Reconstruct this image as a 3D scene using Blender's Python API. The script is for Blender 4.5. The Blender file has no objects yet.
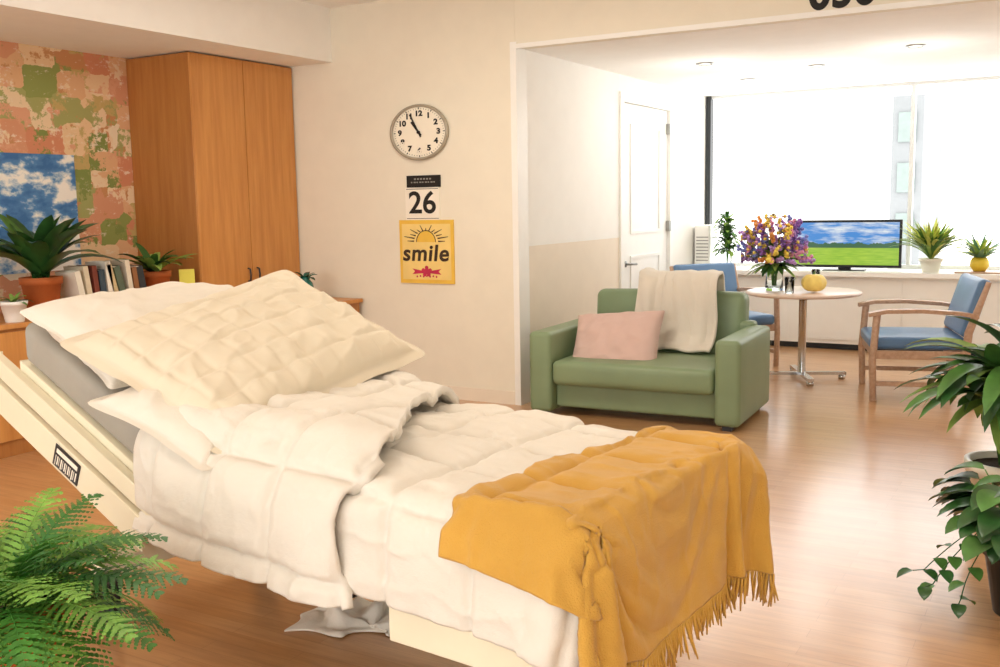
import bpy, math, random
from mathutils import Vector, Matrix, noise
from mathutils.bvhtree import BVHTree
random.seed(7)
scene=bpy.context.scene
rad=math.radians
# ---------------------------------------------------------------- helpers
def lin(c):
    if isinstance(c,str):
        c=c.lstrip('#'); c=[int(c[i:i+2],16)/255 for i in (0,2,4)]
    return tuple(((x/12.92) if x<=.04045 else ((x+.055)/1.055)**2.4) for x in c)+(1,)
def nodes(name):
    m=bpy.data.materials.new(name); m.use_nodes=True
    nt=m.node_tree; b=nt.nodes['Principled BSDF']
    return m,nt,b
def coord(nt,scale=(1,1,1),kind='Object'):
    t=nt.nodes.new('ShaderNodeTexCoord'); mp=nt.nodes.new('ShaderNodeMapping')
    mp.inputs['Scale'].default_value=scale
    nt.links.new(t.outputs[kind],mp.inputs[0]); return mp.outputs[0]
def noisen(nt,vec,scale,detail=4,rough=.5):
    n=nt.nodes.new('ShaderNodeTexNoise'); n.inputs['Scale'].default_value=scale
    n.inputs['Detail'].default_value=detail; n.inputs['Roughness'].default_value=rough
    nt.links.new(vec,n.inputs['Vector']); return n.outputs['Fac']
def ramp(nt,fac,stops,interp='LINEAR'):
    r=nt.nodes.new('ShaderNodeValToRGB'); r.color_ramp.interpolation=interp
    e=r.color_ramp.elements
    while len(e)<len(stops): e.new(.5)
    for i,(p,c) in enumerate(stops): e[i].position=p; e[i].color=c
    nt.links.new(fac,r.inputs[0]); return r.outputs[0]
def mixc(nt,fac,a,b,mode='MIX'):
    m=nt.nodes.new('ShaderNodeMix'); m.data_type='RGBA'; m.blend_type=mode
    for s,v in ((0,fac),(6,a),(7,b)):
        if hasattr(v,'is_output'): nt.links.new(v,m.inputs[s])
        else: m.inputs[s].default_value=v
    return m.outputs[2]
def M(name,col,rough=.5,bump=0,bscale=60,metal=0,var=.06,vscale=6,coat=0,trans=0,emit=0,ior=1.45,sheen=0,stretch=(1,1,1)):
    m,nt,b=nodes(name); c=lin(col)
    v=coord(nt,stretch)
    f=noisen(nt,v,vscale)
    lo=tuple(max(0,x*(1-var*1.6)) for x in c[:3])+(1,); hi=tuple(min(1,x*(1+var*1.6)) for x in c[:3])+(1,)
    o=ramp(nt,f,[(.3,lo),(.7,hi)]); nt.links.new(o,b.inputs['Base Color'])
    b.inputs['Roughness'].default_value=rough; b.inputs['Metallic'].default_value=metal
    b.inputs['IOR'].default_value=ior
    b.inputs['Coat Weight'].default_value=coat; b.inputs['Transmission Weight'].default_value=trans
    b.inputs['Sheen Weight'].default_value=sheen
    if emit:
        b.inputs['Emission Color'].default_value=c; b.inputs['Emission Strength'].default_value=emit
    if bump:
        n2=noisen(nt,coord(nt),bscale,3); bp=nt.nodes.new('ShaderNodeBump')
        bp.inputs['Strength'].default_value=bump; bp.inputs['Distance'].default_value=.01
        nt.links.new(n2,bp.inputs['Height']); nt.links.new(bp.outputs[0],b.inputs['Normal'])
    return m
def woodmat(name,c1,c2,rough=.4,stretch=(9,9,.7),coat=.1):
    m,nt,b=nodes(name); v=coord(nt,stretch)
    f=noisen(nt,v,3.2,6,.6); o=ramp(nt,f,[(.3,lin(c1)),(.72,lin(c2))])
    nt.links.new(o,b.inputs['Base Color']); b.inputs['Roughness'].default_value=rough; b.inputs['Coat Weight'].default_value=coat
    return m
def link(o,parent=None):
    bpy.context.collection.objects.link(o)
    if parent: o.parent=parent
    return o
def empty(name,loc=(0,0,0),rz=0,parent=None):
    e=bpy.data.objects.new(name,None); e.location=loc; e.rotation_euler=(0,0,rz); e.empty_display_size=.1
    return link(e,parent)
def frame(d,up=Vector((0,0,1))):
    d=d.normalized(); s=d.cross(up)
    if s.length<1e-4: s=d.cross(Vector((1,0,0)))
    s.normalize(); return d,s,s.cross(d)
class MB:
    def __init__(s): s.v=[];s.f=[];s.mi=[];s.sm=[];s.mats=[]
    def add(s,vs,fs,mat,T=None,smooth=True):
        if mat not in s.mats: s.mats.append(mat)
        k=s.mats.index(mat); n=len(s.v)
        s.v+= [ (T@Vector(p)) if T else Vector(p) for p in vs]
        s.f+= [tuple(i+n for i in f) for f in fs]; s.mi+=[k]*len(fs); s.sm+=[smooth]*len(fs)
    def box(s,lo,hi,mat,T=None):
        x0,y0,z0=lo;x1,y1,z1=hi
        s.add([(x0,y0,z0),(x1,y0,z0),(x1,y1,z0),(x0,y1,z0),(x0,y0,z1),(x1,y0,z1),(x1,y1,z1),(x0,y1,z1)],
              [(0,3,2,1),(4,5,6,7),(0,1,5,4),(1,2,6,5),(2,3,7,6),(3,0,4,7)],mat,T,False)
    def cbox(s,c,size,mat,T=None):
        s.box([c[i]-size[i]/2 for i in range(3)],[c[i]+size[i]/2 for i in range(3)],mat,T)
    def rbox(s,c,size,r,mat,T=None,puff=(0,0,0),K=3,D=6):
        h=[q/2 for q in size]; r=min(r,min(h)*.99)
        def coords(a):
            return [-a+r*k/K for k in range(K)]+[-a+r+(2*a-2*r)*k/D for k in range(D+1)]+[a-r+r*(k+1)/K for k in range(K)]
        X,Y,Z=[coords(a) for a in h]; vs=[];idx={};fs=[]
        nx,ny,nz=len(X),len(Y),len(Z)
        def vid(i,j,k):
            if (i,j,k) in idx: return idx[(i,j,k)]
            p=Vector((X[i],Y[j],Z[k])); inn=Vector([max(-(h[a]-r),min(h[a]-r,p[a])) for a in range(3)])
            d=p-inn
            q=inn+d.normalized()*r if d.length>1e-9 else p
            u=[q[a]/h[a] for a in range(3)]
            for a in range(3):
                o=[b for b in range(3) if b!=a]
                q[a]+=puff[a]*u[a]*max(0,(1-u[o[0]]**2))*max(0,(1-u[o[1]]**2))
            idx[(i,j,k)]=len(vs); vs.append(q+Vector(c)); return idx[(i,j,k)]
        for i in range(nx-1):
            for j in range(ny-1):
                fs.append((vid(i,j,0),vid(i,j+1,0),vid(i+1,j+1,0),vid(i+1,j,0)))
                k=nz-1; fs.append((vid(i,j,k),vid(i+1,j,k),vid(i+1,j+1,k),vid(i,j+1,k)))
        for i in range(nx-1):
            for k in range(nz-1):
                fs.append((vid(i,0,k),vid(i+1,0,k),vid(i+1,0,k+1),vid(i,0,k+1)))
                j=ny-1; fs.append((vid(i,j,k),vid(i,j,k+1),vid(i+1,j,k+1),vid(i+1,j,k)))
        for j in range(ny-1):
            for k in range(nz-1):
                fs.append((vid(0,j,k),vid(0,j,k+1),vid(0,j+1,k+1),vid(0,j+1,k)))
                i=nx-1; fs.append((vid(i,j,k),vid(i,j+1,k),vid(i,j+1,k+1),vid(i,j,k+1)))
        s.add(vs,fs,mat,T)
    def lathe(s,prof,c,mat,n=32,T=None,smooth=True):
        vs=[];fs=[]
        for (r,z) in prof:
            for i in range(n):
                a=2*math.pi*i/n; vs.append((c[0]+r*math.cos(a),c[1]+r*math.sin(a),c[2]+z))
        for j in range(len(prof)-1):
            for i in range(n):
                i2=(i+1)%n; fs.append((j*n+i,j*n+i2,(j+1)*n+i2,(j+1)*n+i))
        s.add(vs,fs,mat,T,smooth)
    def tube(s,pts,rs,mat,n=8,T=None,cap=True):
        pts=[Vector(p) for p in pts]
        if not isinstance(rs,(list,tuple)): rs=[rs]*len(pts)
        vs=[];fs=[];ref=Vector((0,0,1))
        t0=(pts[1]-pts[0]).normalized()
        if abs(t0.z)>.95: ref=Vector((1,0,0))
        for k,p in enumerate(pts):
            t=(pts[min(k+1,len(pts)-1)]-pts[max(k-1,0)]).normalized()
            sd=t.cross(ref)
            if sd.length<1e-4: sd=t.cross(Vector((0,1,0)))
            sd.normalize(); u=sd.cross(t); ref=u
            for i in range(n):
                a=2*math.pi*i/n; vs.append(p+(sd*math.cos(a)+u*math.sin(a))*rs[k])
        for k in range(len(pts)-1):
            for i in range(n):
                i2=(i+1)%n; fs.append((k*n+i,k*n+i2,(k+1)*n+i2,(k+1)*n+i))
        if cap: fs.append(tuple(reversed(range(n)))); fs.append(tuple(range((len(pts)-1)*n,len(pts)*n)))
        s.add(vs,fs,mat,T)
    def ball(s,c,r,mat,n=12,m=8,sc=(1,1,1),T=None):
        vs=[];fs=[]
        for k in range(m+1):
            a=max(1e-5,math.sin(math.pi*k/m)); z=-math.cos(math.pi*k/m)
            for i in range(n):
                t=2*math.pi*i/n; vs.append((c[0]+r*sc[0]*a*math.cos(t),c[1]+r*sc[1]*a*math.sin(t),c[2]+r*sc[2]*z))
        for j in range(m):
            for i in range(n):
                i2=(i+1)%n; fs.append((j*n+i,j*n+i2,(j+1)*n+i2,(j+1)*n+i))
        s.add(vs,fs,mat,T)
    def leaf(s,base,d,L,W,mat,droop=.8,n=7,fold=.25,twist=0,prof=None):
        d=Vector(d).normalized(); base=Vector(base)
        side=d.cross(Vector((0,0,1)))
        if side.length<1e-3: side=Vector((1,0,0))
        side.normalize()
        p=base.copy(); vs=[];fs=[]; cur=d.copy()
        for k in range(n+1):
            t=k/n
            w=W*.5*(prof(t) if prof else (math.sin(math.pi*min(1,(t*.92+.08)))**.75))
            up=side.cross(cur).normalized()
            sd=(side*math.cos(twist*t)+up*math.sin(twist*t))
            vs+= [p-sd*w+up*w*fold, p.copy(), p+sd*w+up*w*fold]
            cur=(Matrix.Rotation(-droop/n,3,side)@cur).normalized()
            p=p+cur*(L/n)
        for k in range(n):
            a=3*k; fs+= [(a,a+1,a+4,a+3),(a+1,a+2,a+5,a+4)]
        s.add(vs,fs,mat)
    def build(s,name,parent=None,bevel=0,sub=0,solid=0,recenter=True,seg=2):
        me=bpy.data.meshes.new(name)
        c=Vector((0,0,0))
        if recenter and parent is None and s.v:
            xs=[p[0] for p in s.v];ys=[p[1] for p in s.v];zs=[p[2] for p in s.v]
            c=Vector(((min(xs)+max(xs))/2,(min(ys)+max(ys))/2,min(zs)))
        me.from_pydata([tuple(Vector(p)-c) for p in s.v],[],s.f)
        for m in s.mats: me.materials.append(m)
        me.polygons.foreach_set('material_index',s.mi); me.polygons.foreach_set('use_smooth',s.sm); me.update()
        o=bpy.data.objects.new(name,me); o.location=c; link(o,parent)
        if bevel:
            b=o.modifiers.new('b','BEVEL'); b.width=bevel; b.segments=seg; b.limit_method='ANGLE'; b.angle_limit=rad(50)
        if solid:
            q=o.modifiers.new('s','SOLIDIFY'); q.thickness=solid; q.offset=0
        if sub:
            q=o.modifiers.new('ss','SUBSURF'); q.levels=sub; q.render_levels=sub
        return o
def TR(loc=(0,0,0),rz=0,rx=0,ry=0):
    return Matrix.Translation(loc)@Matrix.Rotation(rz,4,'Z')@Matrix.Rotation(rx,4,'X')@Matrix.Rotation(ry,4,'Y')
def text(name,body,size,mat,mw,parent=None,off=0,shear=0,ext=.0008,sx=1,align='CENTER',space=1):
    c=bpy.data.curves.new(name,'FONT'); c.body=body; c.size=size; c.align_x=align; c.align_y='CENTER'
    c.offset=off; c.shear=shear; c.extrude=ext; c.space_character=space
    t=bpy.data.objects.new(name+'_t',c); bpy.context.collection.objects.link(t)
    bpy.context.view_layer.update(); dg=bpy.context.evaluated_depsgraph_get()
    me=bpy.data.meshes.new_from_object(t.evaluated_get(dg)); bpy.data.objects.remove(t)
    me.materials.clear(); me.materials.append(mat)
    me.transform(mw@Matrix.Diagonal((sx,1,1,1)))
    o=bpy.data.objects.new(name,me); link(o,parent); return o
WALLY=Matrix.Rotation(rad(90),4,'X')

# ---------------------------------------------------------------- camera
def basis(yaw,pitch,roll):
    y,p,r=[rad(a) for a in (yaw,pitch,roll)]
    f=Vector((-math.sin(y)*math.cos(p),math.cos(y)*math.cos(p),-math.sin(p)))
    r0=Vector((math.cos(y),math.sin(y),0)); u0=r0.cross(f)
    return r0*math.cos(r)-u0*math.sin(r),u0*math.cos(r)+r0*math.sin(r),f
R,U,f=basis(30,7.4,1.0)
cam=bpy.data.cameras.new('camera'); co=bpy.data.objects.new('camera',cam); link(co); scene.camera=co
cam.lens=36; cam.sensor_width=36; cam.clip_start=.05
co.matrix_world=Matrix.Translation((0,0,1.5))@Matrix((R,U,-f)).transposed().to_4x4()

# ---------------------------------------------------------------- materials
m_wall=M('wall_cream','#ede6d4',.85,.05,90,var=.012)
m_alc=M('wall_alcove_white','#f7f5ef',.8,.03,90,var=.01)
m_wains=M('wall_beige_lower','#eee2cf',.7,.03,90,var=.012)
m_ceil=M('ceiling_white','#faf8f3',.9,.04,120,var=.01)
m_white=M('white_paint','#f6f5f0',.45,var=.01)
m_oak=woodmat('oak_orange','#c28140','#d89a54',.38,(7,7,.5))
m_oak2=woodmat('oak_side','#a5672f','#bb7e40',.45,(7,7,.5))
m_beech=woodmat('beech','#ae8a6e','#c6a48a',.4,(12,12,12))
m_chrome=M('chrome','#c9cbcc',.18,metal=1,var=.01)
m_steel=M('brushed_steel','#9c9c98',.35,metal=1,var=.03)
m_black=M('black_plastic','#15161a',.4,var=.05)
m_dark=M('dark_frame','#2b2f33',.4,var=.05)
m_ink=M('black_ink','#1b1a18',.7,var=.02)
m_terra=M('terracotta','#b5612f',.75,.15,80,var=.1)
m_soil=M('soil','#3a2a1c',.95,.6,60,var=.2)

m_floor,nt,b=nodes('floor_wood')
v=coord(nt)
br=nt.nodes.new('ShaderNodeTexBrick'); nt.links.new(v,br.inputs['Vector'])
br.inputs['Scale'].default_value=1; br.inputs['Brick Width'].default_value=.9; br.inputs['Row Height'].default_value=.075
br.inputs['Mortar Size'].default_value=.001; br.inputs['Color1'].default_value=lin('#c39363'); br.inputs['Color2'].default_value=lin('#cc9f71'); br.inputs['Mortar'].default_value=lin('#b08357')
br.offset=.37
v2=coord(nt,(1.2,14,1)); fz=noisen(nt,v2,3,6,.6)
g=ramp(nt,fz,[(.3,(.84,.8,.77,1)),(.7,(1.1,1.09,1.08,1))])
c=mixc(nt,1.0,br.outputs['Color'],g,'MULTIPLY'); nt.links.new(c,b.inputs['Base Color'])
b.inputs['Roughness'].default_value=.28; b.inputs['Coat Weight'].default_value=.6; b.inputs['Coat Roughness'].default_value=.18

m_paper,nt,b=nodes('wallpaper_patchwork')
v=coord(nt,(1,1,1.15)); nz=nt.nodes.new('ShaderNodeTexNoise'); nz.inputs['Scale'].default_value=16; nz.inputs['Detail'].default_value=5; nt.links.new(v,nz.inputs['Vector'])
dv=nt.nodes.new('ShaderNodeVectorMath'); dv.operation='MULTIPLY_ADD'; dv.inputs[1].default_value=(.04,.04,.04)
nt.links.new(nz.outputs['Color'],dv.inputs[0]); nt.links.new(v,dv.inputs[2])
def vor(scale):
    vo=nt.nodes.new('ShaderNodeTexVoronoi'); vo.distance='CHEBYCHEV'; vo.inputs['Scale'].default_value=scale; vo.inputs['Randomness'].default_value=.5
    nt.links.new(dv.outputs[0],vo.inputs['Vector']); sp=nt.nodes.new('ShaderNodeSeparateColor'); nt.links.new(vo.outputs['Color'],sp.inputs[0]); return sp.outputs[0]
pal=[(0,lin('#d99b78')),(.2,lin('#ebcba0')),(.34,lin('#929c56')),(.48,lin('#e2b488')),(.60,lin('#d68f6c')),(.74,lin('#a8a868')),(.86,lin('#f0dfc2'))]
pal2=[(0,lin('#cc9262')),(.2,lin('#edd4b0')),(.4,lin('#83924e')),(.6,lin('#e0a684')),(.8,lin('#c8ae70'))]
a1=ramp(nt,vor(4.0),pal,'CONSTANT'); a2=ramp(nt,vor(6.5),pal2,'CONSTANT')
msk=ramp(nt,noisen(nt,coord(nt),4,8,.72),[(.51,(0,0,0,1)),(.54,(1,1,1,1))])
c=mixc(nt,msk,a1,a2)
msk2=ramp(nt,noisen(nt,coord(nt,(1,1,2)),9,8,.75),[(.58,(0,0,0,1)),(.64,(.8,.8,.8,1))])
c=mixc(nt,msk2,c,lin('#efdfc8')); nt.links.new(c,b.inputs['Base Color']); b.inputs['Roughness'].default_value=.8

# ---------------------------------------------------------------- room shell
YC=6.45; XS=-3.56; XL=-6.32; YB=10.72; ZC=3.06; ZA=2.61; XR=1.9; YN=-3.0
def wallbox(name,lo,hi,mat):
    mb=MB(); mb.box(lo,hi,mat); return mb.build(name)
wallbox('floor',(XL-.15,YN,-.1),(XR+.15,YB+.2,0),m_floor)
wallbox('wall_left',(XL-.12,YN,0),(XL,YC+.15,ZC),m_paper)
wallbox('wall_clock',(XL,YC,0),(XS,YC+.15,ZC),m_wall)
wallbox('wall_header',(XS+.001,YC,ZA+.001),(XR,YC+.15,ZC),m_wall)
wallbox('wall_alcove_side_upper',(XS-.15,YC+.151,1.18),(XS,8.33,ZC-.2),m_alc)
wallbox('wall_alcove_side_lower',(XS-.15,YC+.151,0),(XS,8.33,1.18),m_wains)
wallbox('wall_alcove_side_rear',(XS-.15,9.66,0),(XS,YB+.2,ZC-.2),m_alc)
wallbox('wall_alcove_side_lintel',(XS-.15,8.33,2.46),(XS,9.66,ZC-.2),m_alc)
wallbox('wall_right',(XR,YN,0),(XR+.12,YB+.2,ZC),m_alc)
wallbox('ceiling',(XL-.12,YN,ZC),(XR+.12,YC+.15,ZC+.1),m_ceil)
wallbox('ceiling_alcove',(XS,YC+.151,ZA),(XR,YB+.2,ZA+.1),m_ceil)
wallbox('ceiling_bulkhead',(XL,YN,2.64),(-5.23,YC,ZC),m_ceil)
mb=MB(); mb.box((XS-.035,YC-.012,0),(XS+.014,YC-.0005,ZA+.035),m_white); mb.box((XS+.0145,YC-.012,ZA-.012),(XR,YC-.0005,ZA+.02),m_white)
mb.box((XS+.0005,YC,0),(XS+.013,YC+.15,ZA-.001),m_white)
mb.build('trim_1')
mb=MB(); mb.box((XL,YC-.012,0),(XS-.036,YC-.0005,.1),m_wains); mb.build('baseboard_clock')
mb=MB(); mb.box((XS+.0005,YC+.16,0),(XS+.012,8.32,.1),m_wains); mb.build('baseboard_alcove')
mb=MB(); mb.box((XS,YB,0),(XR,YB+.18,.74),m_alc); mb.build('wall_window')
mb=MB()
mb.box((XS+.003,10.12,.735),(XR-.003,YB-.003,.78),m_white)
mb.box((XS+.003,10.2,.06),(XR-.003,YB-.003,.734),m_white)
mb.box((XS+.003,10.24,.0),(XR-.003,YB-.003,.059),m_dark)
for i in range(5): mb.box((XS+.05+i*1.07,10.19,.1),(XS+1.06+i*1.07,10.199,.7),m_white)
mb.build('window_counter')
m_frame=M('window_frame','#e6e8e8',.4,var=.01)
mb=MB(); mb.box((XS+.01,YB-.02,.781),(XS+.06,YB+.08,ZA-.001),m_dark)
mb.box((XS+.061,YB,.781),(XR,YB+.08,.82),m_frame); mb.box((XS+.061,YB,ZA-.03),(XR,YB+.08,ZA-.001),m_frame)
for x in (-1.46,.55): mb.box((x-.02,YB+.005,.82),(x+.02,YB+.075,ZA-.03),m_frame)
mb.build('window_1')
mb=MB(); m_out=M('building_facade','#888b8d',.9,var=.02); m_ow=M('building_glass','#838f8c',.5,var=.04)
mb.box((-4.0,26,-6),(-3.3,30,3.9),m_out)
for j in range(8): mb.box((-3.85,25.95,-5.6+j*1.2),(-3.45,25.999,-4.9+j*1.2),m_ow)
mb.build('street_building')
# door
mb=MB()
mb.box((XS-.1,8.331,0),(XS+.02,8.41,2.459),m_white); mb.box((XS-.1,9.58,0),(XS+.02,9.659,2.459),m_white); mb.box((XS-.1,8.411,2.38),(XS+.02,9.579,2.459),m_white)
mb.box((XS-.06,8.415,.005),(XS-.015,9.575,2.375),m_white)
for (y0,y1,z0,z1) in ((8.62,9.37,1.2,2.2),(8.62,9.37,.25,1.0)):
    for a in ((y0,z0,y1,z0+.03),(y0,z1-.03,y1,z1),(y0,z0+.031,y0+.03,z1-.031),(y1-.03,z0+.031,y1,z1-.031)):
        mb.box((XS-.0149,a[0],a[1]),(XS-.003,a[2],a[3]),m_white)
mb.lathe([(0.001,0),(.028,0),(.028,.012),(.001,.012)],(0,0,0),m_steel,20,TR((XS-.015,8.5,.93),ry=rad(90)))
mb.tube([(XS-.01,8.5,.93),(XS+.04,8.5,.93),(XS+.045,8.53,.93),(XS+.045,8.63,.925)],.011,m_steel,10)
for z in (.3,1.2,2.15): mb.box((XS-.0148,9.545,z),(XS+.024,9.59,z+.1),m_steel)
mb.build('door_1')
m_lamp=M('downlight_glow','#fff6e6',.5,emit=2)
for (x,y) in ((-2.71,8.13),(-2.73,9.44),(-1.98,8.85),(-1.11,8.16)):
    mb=MB(); mb.lathe([(.001,-.006),(.05,-.006)],(x,y,ZA),m_lamp,24); mb.lathe([(.05,-.004),(.055,-.012),(.075,-.008),(.078,-.0005)],(x,y,ZA),m_steel,24)
    mb.build('ceiling_downlight')
    L=bpy.data.lights.new('down','POINT'); L.energy=7; L.color=(1,.97,.92); L.shadow_soft_size=.22
    lo=bpy.data.objects.new('downlight_lamp',L); lo.location=(x,y,ZA-.42); link(lo)
text('room_number_sign','030',.28,m_ink,Matrix.Translation((-1.30,YC-.004,2.73))@WALLY,off=.008,sx=.95)

# ---------------------------------------------------------------- wardrobe
mb=MB(); X0,X1,Y0,Y1,Z1=XL+.005,-5.64,5.34,YC-.015,2.63
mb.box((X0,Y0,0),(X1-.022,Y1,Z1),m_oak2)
ym=5.875
for (a,c_) in ((Y0+.001,ym-.003),(ym+.003,Y1-.001)):
    mb.box((X1-.02,a,.08),(X1,c_,Z1-.002),m_oak)
mb.box((X1-.04,Y0+.01,0),(X1-.03,Y1,.08),m_dark)
for y in (ym-.05,ym+.05):
    mb.tube([(X1,y,.93),(X1+.025,y,.935),(X1+.03,y,.98),(X1+.025,y,1.025),(X1,y,1.03)],.007,m_dark,8)
mb.build('wardrobe',bevel=.003)

m_sky,nt,b=nodes('poster_sky')
v=coord(nt,(1,1,1.7)); fz=noisen(nt,v,3.1,12,.58)
sp=nt.nodes.new('ShaderNodeSeparateXYZ'); tg=nt.nodes.new('ShaderNodeTexCoord'); nt.links.new(tg.outputs['Generated'],sp.inputs[0])
ma=nt.nodes.new('ShaderNodeMath'); ma.operation='MULTIPLY_ADD'; ma.inputs[1].default_value=-.10; nt.links.new(sp.outputs[2],ma.inputs[0]); nt.links.new(fz,ma.inputs[2])
c=ramp(nt,ma.outputs[0],[(.33,lin('#2a67a6')),(.42,lin('#4a84bd')),(.455,lin('#a9c2d6')),(.50,lin('#f8f4ec'))]); nt.links.new(c,b.inputs['Base Color']); b.inputs['Roughness'].default_value=.35
mb=MB(); mb.box((XL+.0005,3.55,1.08),(XL+.012,4.82,1.9),m_sky); mb.build('sky_poster')

# ---------------------------------------------------------------- sideboard with plants + books
mb=MB(); CX=-5.66
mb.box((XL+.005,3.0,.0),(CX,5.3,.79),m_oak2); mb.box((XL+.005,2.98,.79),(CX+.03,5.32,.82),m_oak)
for i in range(4):
    mb.box((CX,3.02+i*.57,.1),(CX+.018,3.57+i*.57,.77),m_oak)
    mb.tube([(CX+.018,3.5+i*.57,.6),(CX+.04,3.5+i*.57,.61),(CX+.04,3.5+i*.57,.7),(CX+.018,3.5+i*.57,.71)],.005,m_steel,6)
mb.build('sideboard',bevel=.003)
ZT=.821
cols=['#e8e2d2','#d9cbb0','#7a3b2c','#394a57','#efe9dc','#c9b58b','#5b6a58','#e1d7c4','#8d5f3b','#2f3439','#efe7d8','#b9a27a']
mb=MB(); y=4.32; mp=M('book_pages','#efe8d6',.8,var=.03)
mbk=[M('book_cover_%d'%i,c_,.6,var=.04) for i,c_ in enumerate(cols)]
i=0
while y<4.84:
    w=random.uniform(.035,.058); h=random.uniform(.28,.35); d=.2; ti=rad(random.uniform(4,14))
    T=TR((-5.76,y+w/2,ZT+.001))@Matrix.Rotation(ti,4,'X')
    cm=mbk[i%12]
    mb.box((-d/2,-w/2,.012),(d/2,-w/2+.003,h),cm,T); mb.box((-d/2,w/2-.003,0.012),(d/2,w/2,h),cm,T); mb.box((d/2-.003,-w/2+.003,0.012),(d/2,w/2-.003,h),cm,T)
    mb.box((-d/2+.004,-w/2+.003,.014),(d/2-.003,w/2-.003,h-.005),mp,T)
    y+=w+.014; i+=1
mb.build('books')
def pot(mb,c,r,h,mat,taper=.72,rim=True):
    pr=[(.001,0),(r*taper,0),(r*taper*1.02,.004),(r,h*.82)]
    if rim: pr+=[(r*1.08,h*.82),(r*1.1,h),(r*.98,h),(r*.95,h*.9)]
    else: pr+=[(r*1.02,h),(r*.95,h),(r*.93,h*.9)]
    mb.lathe(pr,c,mat,32); mb.lathe([(.001,h*.9),(r*.95,h*.9)],c,m_soil,32)
g_dark=M('leaf_dark_green','#2f5a2a',.38,var=.25,vscale=9,coat=.2)
g_mid=M('leaf_green','#4c7a36',.45,var=.25,vscale=9,coat=.1)
g_light=M('leaf_light_green','#86a84e',.5,var=.2,vscale=9)
g_yel=M('leaf_yellow_green','#c2c95e',.5,var=.2,vscale=9)
g_blue=M('leaf_blue_green','#5f8a6a',.5,var=.2,vscale=9)
def rosette(mb,c,n,L,W,mats,el=(20,75),droop=(.6,1.4),fold=.3,prof=None,seg=8):
    for i in range(n):
        a=i*2.399+random.uniform(-.2,.2); t=i/n
        e=rad(el[0]+(el[1]-el[0])*t+random.uniform(-6,6)); l=L*random.uniform(.8,1.1)*(1-.25*t)
        d=(math.cos(a)*math.cos(e),math.sin(a)*math.cos(e),math.sin(e))
        mb.leaf(Vector(c)+Vector((math.cos(a),math.sin(a),0))*.01,d,l,W*random.uniform(.8,1.1),random.choice(mats),random.uniform(*droop),seg,fold,twist=random.uniform(-.3,.3),prof=prof)
strap=lambda t:(.75+.25*math.sin(math.pi*t))*(1-t**4)**.6 if t<1 else 0
mb=MB(); pot(mb,(-5.80,4.12,ZT),.12,.26,m_terra); rosette(mb,(-5.80,4.12,ZT+.25),32,.62,.13,[g_dark,g_dark,g_mid],el=(52,89),droop=(.5,1.4),prof=strap)
mb.build('potted_bromeliad')
mb=MB(); pot(mb,(-5.78,5.02,ZT),.11,.24,m_terra); rosette(mb,(-5.78,5.02,ZT+.22),26,.34,.07,[g_dark,g_mid,g_light],el=(38,84),prof=strap)
mb.build('potted_dracaena')
mb=MB(); pot(mb,(-5.72,3.86,ZT),.075,.13,m_white); rosette(mb,(-5.72,3.86,ZT+.12),10,.12,.03,[g_light,g_mid],el=(20,80)); mb.build('potted_succulent')
m_note=M('yellow_card','#e3d95a',.6,var=.04)
mb=MB(); mb.box((-.055,-.004,0),(.055,.004,.24),m_note,TR((-5.66,5.22,ZT+.001),rz=rad(55),rx=rad(-6))); mb.build('note_card')
m_teal=M('teal_ceramic','#1f6b60',.25,var=.15,coat=.4)
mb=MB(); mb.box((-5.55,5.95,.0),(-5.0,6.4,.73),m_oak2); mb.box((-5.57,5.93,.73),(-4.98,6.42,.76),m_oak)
for z in (.1,.42): mb.box((-5.53,5.93,z),(-5.02,5.95,z+.28),m_oak)
mb.build('bedside_cabinet',bevel=.003)
mb=MB(); mb.lathe([(.001,0),(.05,0),(.075,.06),(.06,.14),(.035,.17),(.045,.19),(.04,.185),(.03,.17)],(-5.30,6.1,.761),m_teal,28)
rosette(mb,(-5.30,6.1,.93),9,.12,.05,[m_teal,g_dark],el=(30,80)); mb.build('teal_vase')

# ---------------------------------------------------------------- wall clock
ck=empty('wall_clock',(-4.395,YC,2.05))
m_rim=M('clock_rim','#a89f8c',.35,var=.03); m_face=M('clock_face','#f7f0de',.5,var=.01)
mb=MB(); T=WALLY@Matrix.Diagonal((1.27,1,1,1))
mb.lathe([(.001,.0),(.205,.0),(.212,.02),(.208,.035),(.196,.038),(.19,.028)],(0,0,0),m_rim,64,T)
mb.lathe([(.001,.02),(.192,.02)],(0,0,0),m_face,64,T)
for k in range(60):
    a=2*math.pi*k/60; w=.003 if k%5==0 else .0012; l=.014 if k%5==0 else .008
    mb.box((-w,.172,.0205),(w,.172+l,.022),m_ink,T@Matrix.Rotation(a,4,'Z'))
mb.box((-.007,-.03,.026),(.007,.095,.028),m_ink,T@Matrix.Rotation(rad(33),4,'Z'))
mb.box((-.005,-.04,.029),(.005,.15,.031),m_ink,T@Matrix.Rotation(rad(24),4,'Z'))
mb.lathe([(.001,.034),(.012,.033),(.012,.026)],(0,0,0),m_ink,20,T)
mb.build('clock_body',ck)
for k in range(1,13):
    a=2*math.pi*k/12
    text('numeral_%d'%k,str(k),.056,m_ink,T@Matrix.Translation((.140*math.sin(a),.140*math.cos(a),.0215)),ck,off=.0026)
cal=empty('wall_calendar',(-4.385,YC,1.55)); m_card=M('calendar_card','#f6efe0',.6,var=.01); m_grey=M('calendar_fine_print','#8f8c86',.6,var=.02)
mb=MB(); mb.box((-.16,-.012,-.165),(.155,-.001,.084),m_card); mb.box((-.14,-.018,.085),(.165,-.001,.175),m_ink)
mb.box((-.15,-.0135,-.155),(.145,-.012,-.151),m_ink); mb.box((-.15,-.0135,.07),(.145,-.012,.074),m_ink)
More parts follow.
